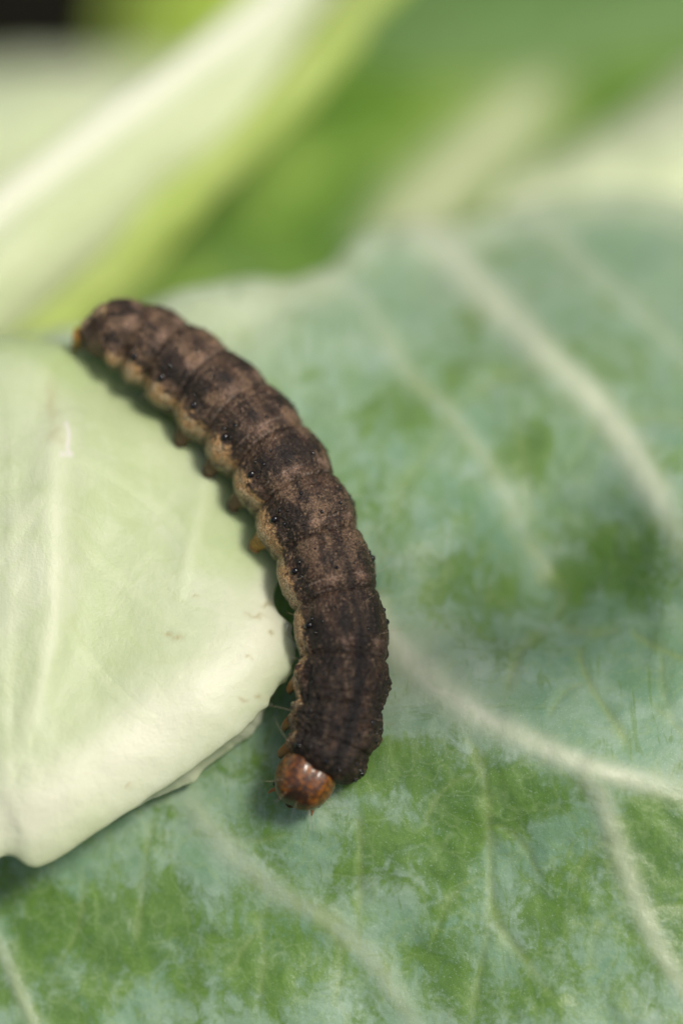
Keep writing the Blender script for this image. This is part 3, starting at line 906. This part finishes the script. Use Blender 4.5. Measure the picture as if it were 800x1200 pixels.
# face: labrum, two jaws, antennae, stemmata
tube_obj('labrum', [hp(-.22, -.30, .95, .98), hp(0, -.22, 1, 1.06), hp(.22, -.30, .95, .98)], [.018, .034, .018], M_JAW, head)
for sx in (-1, 1):
    tube_obj('mandible', [hp(.45 * sx, -.45, .8, .97), hp(.30 * sx, -.42, .9, 1.14), hp(.06 * sx, -.42, .92, 1.17)], [.035, .034, .012], M_JAW, head)
    tube_obj('antenna', [hp(.62 * sx, -.15, .78, .98), hp(.68 * sx, -.18, .80, 1.16), hp(.66 * sx, -.22, .86, 1.34)], [.018, .012, .004], M_LEG, head, 8)
    for k in range(6):
        a = -1.9 + k * .62
        q = (sx * (.80 + .07 * math.cos(a)), -.10 + .17 * math.sin(a), .52 + .20 * math.cos(a))
        blob_obj('eye', hp(*q), (hr, hd, fwd), (.011, .011, .011), M_BLACK, head, 8, 10)

# ---- prolegs on abdominal segments 3..6 (segment numbers 5..8) and the tail pair
for k, sg in enumerate((5.5, 6.5, 7.5, 8.5)):
    for sx in (-1, 1):
        p, nn, tt, dd_, rr, r_ = surf(sg, 120 * sx, .84)
        down = -dd_
        outv = rr * sx
        tipd = .40 if sx < 0 else .32
        mcol = (.17, .11, .055) if k else (.46, .27, .06)
        q0, q1 = p, p + outv * .03 + down * .05
        q2 = p + outv * .045 + down * .10
        leg = tube_obj('proleg', [q0, q1, q2, q2 + outv * .008 + down * .015], [.085, .055, .036, .026], M_SKIN, cat, 20, np.array(mcol))
        tube_obj('foot_pad', [q2 - tt * .045, q2 + outv * .012 + down * .02, q2 + tt * .045], [.012, .024, .012], M_LEG if k == 0 else M_JAW, leg, 10)
for sx, tip in ((-1, world(89, 409, -1.0)), (1, world(112, 395, -1.12))):
    p, nn, tt, dd_, rr, r_ = surf(12.5, 92 * sx, .7)
    q = p * .45 + tip * .55
    leg = tube_obj('proleg', [p, q + (rr * sx) * .01, tip], [.055, .036, .016], M_SKIN, cat, 16, np.array((.46, .26, .06)))
    tube_obj('foot_pad', [tip - tt * .03, tip - dd_ * .014, tip + tt * .03], [.012, .024, .012], M_LEG, leg, 10)
# ---- six jointed legs on the thorax
for sg in (.55, 1.5, 2.5):
    for sx in (-1, 1):
        p, nn, tt, dd_, rr, r_ = surf(sg, 122 * sx, .88)
        reach = .75 if sx > 0 else .25
        j1 = p + rr * sx * .085 * reach - dd_ * .03 - tt * .02
        j2 = j1 + rr * sx * .02 * reach - dd_ * .075 - tt * .035
        j3 = j2 - rr * sx * .025 - dd_ * .055 - tt * .02
        tube_obj('leg', [p, j1, j2, j3], [.055, .040, .026, .007], M_LEG, cat, 12)
# ---- breathing holes: glossy black beads above the stripe
for sg in (.5, 3.5, 4.5, 5.5, 6.5, 7.5, 8.5, 9.5, 10.5):
    for sx in (-1, 1):
        p, nn, tt, dd_, rr, r_ = surf(sg + .02, 70 * sx, .985)
        cr = np.cross(nn, tt)
        blob_obj('spiracle', p, (tt, cr, nn), (.022, .034, .024), M_BLACK, cat, 10, 14)

# ---- raised black warts on the back, small shiny plates at the front
wv, wf = [], []
rs = np.random.RandomState(4)
def add_bead(p, ax, rr):
    dd2, Vb = ellipsoid(lambda d: p + d[..., :1] * rr[0] * ax[0] + d[..., 1:2] * rr[1] * ax[1] + d[..., 2:3] * rr[2] * ax[2], 7, 9)
    o = sum(len(v) for v in wv)
    f = fix(quads(7, 9, True), Vb.reshape(-1, 3), p)
    wv.append(Vb.reshape(-1, 3))
    wf.append(f + o)
for i in range(13):
    for sx in (-1, 1):
        for f_, a_ in ((.32, 14), (.66, 30), (.5, 48), (.36, 62), (.62, 60)):
            if i + f_ > 12.6:
                continue
            p, nn, tt, dd_, rr, r_ = surf(i + f_ + rs.uniform(-.05, .05), (a_ + rs.uniform(-4, 4)) * sx, .995)
            q = rs.uniform(.008, .014) * (1.3 if i < 2 else 1)
            add_bead(p, (tt, np.cross(nn, tt), nn), (q, q, q * .9))
o = mesh_obj('wart', np.concatenate(wv), np.concatenate(wf), M_BLACK, cat, base=body_base, kind='stuff')

# ---- fine pale bristles
hv, hf = [], []
def hair(p, d_, L, bend, r0=.0008):
    pts = [p, p + d_ * L * .5 + bend * L * .06, p + d_ * L + bend * L * .25]
    c, Vt, m, n = tube(pts, [r0, r0 * .8, r0 * .25], 4)
    o = sum(len(v) for v in hv)
    hv.append(Vt.reshape(-1, 3))
    hf.append(quads(m, n, True) + o)
for i in range(13):
    for sx in (-1, 1):
        for a_ in (16, 34, 58, 82, 96, 106):
            if rs.rand() < (.6 if i < 4 else .7):
                continue
            p, nn, tt, dd_, rr, r_ = surf(min(12.8, i + rs.uniform(.2, .8)), (a_ + rs.uniform(-5, 5)) * sx, .99)
            d_ = nn + rs.uniform(-.35, .35, 3)
            d_ /= np.linalg.norm(d_)
            hair(p, d_, rs.uniform(.06, .16) * (1.4 if i < 4 else .8), rs.uniform(-1, 1, 3))
for k in range(20):
    a = rs.uniform(-1, 1, 3)
    a[2] = abs(a[2])
    p = hp(*a)
    d_ = p - hc
    d_ /= np.linalg.norm(d_)
    hair(p, d_, rs.uniform(.05, .12), rs.uniform(-1, 1, 3))
M_HAIR = NT('pale_bristle').solid((.45, .36, .24), 0.4)
mesh_obj('bristles', np.concatenate(hv), np.concatenate(hf), M_HAIR, cat, base=body_base, kind='stuff')
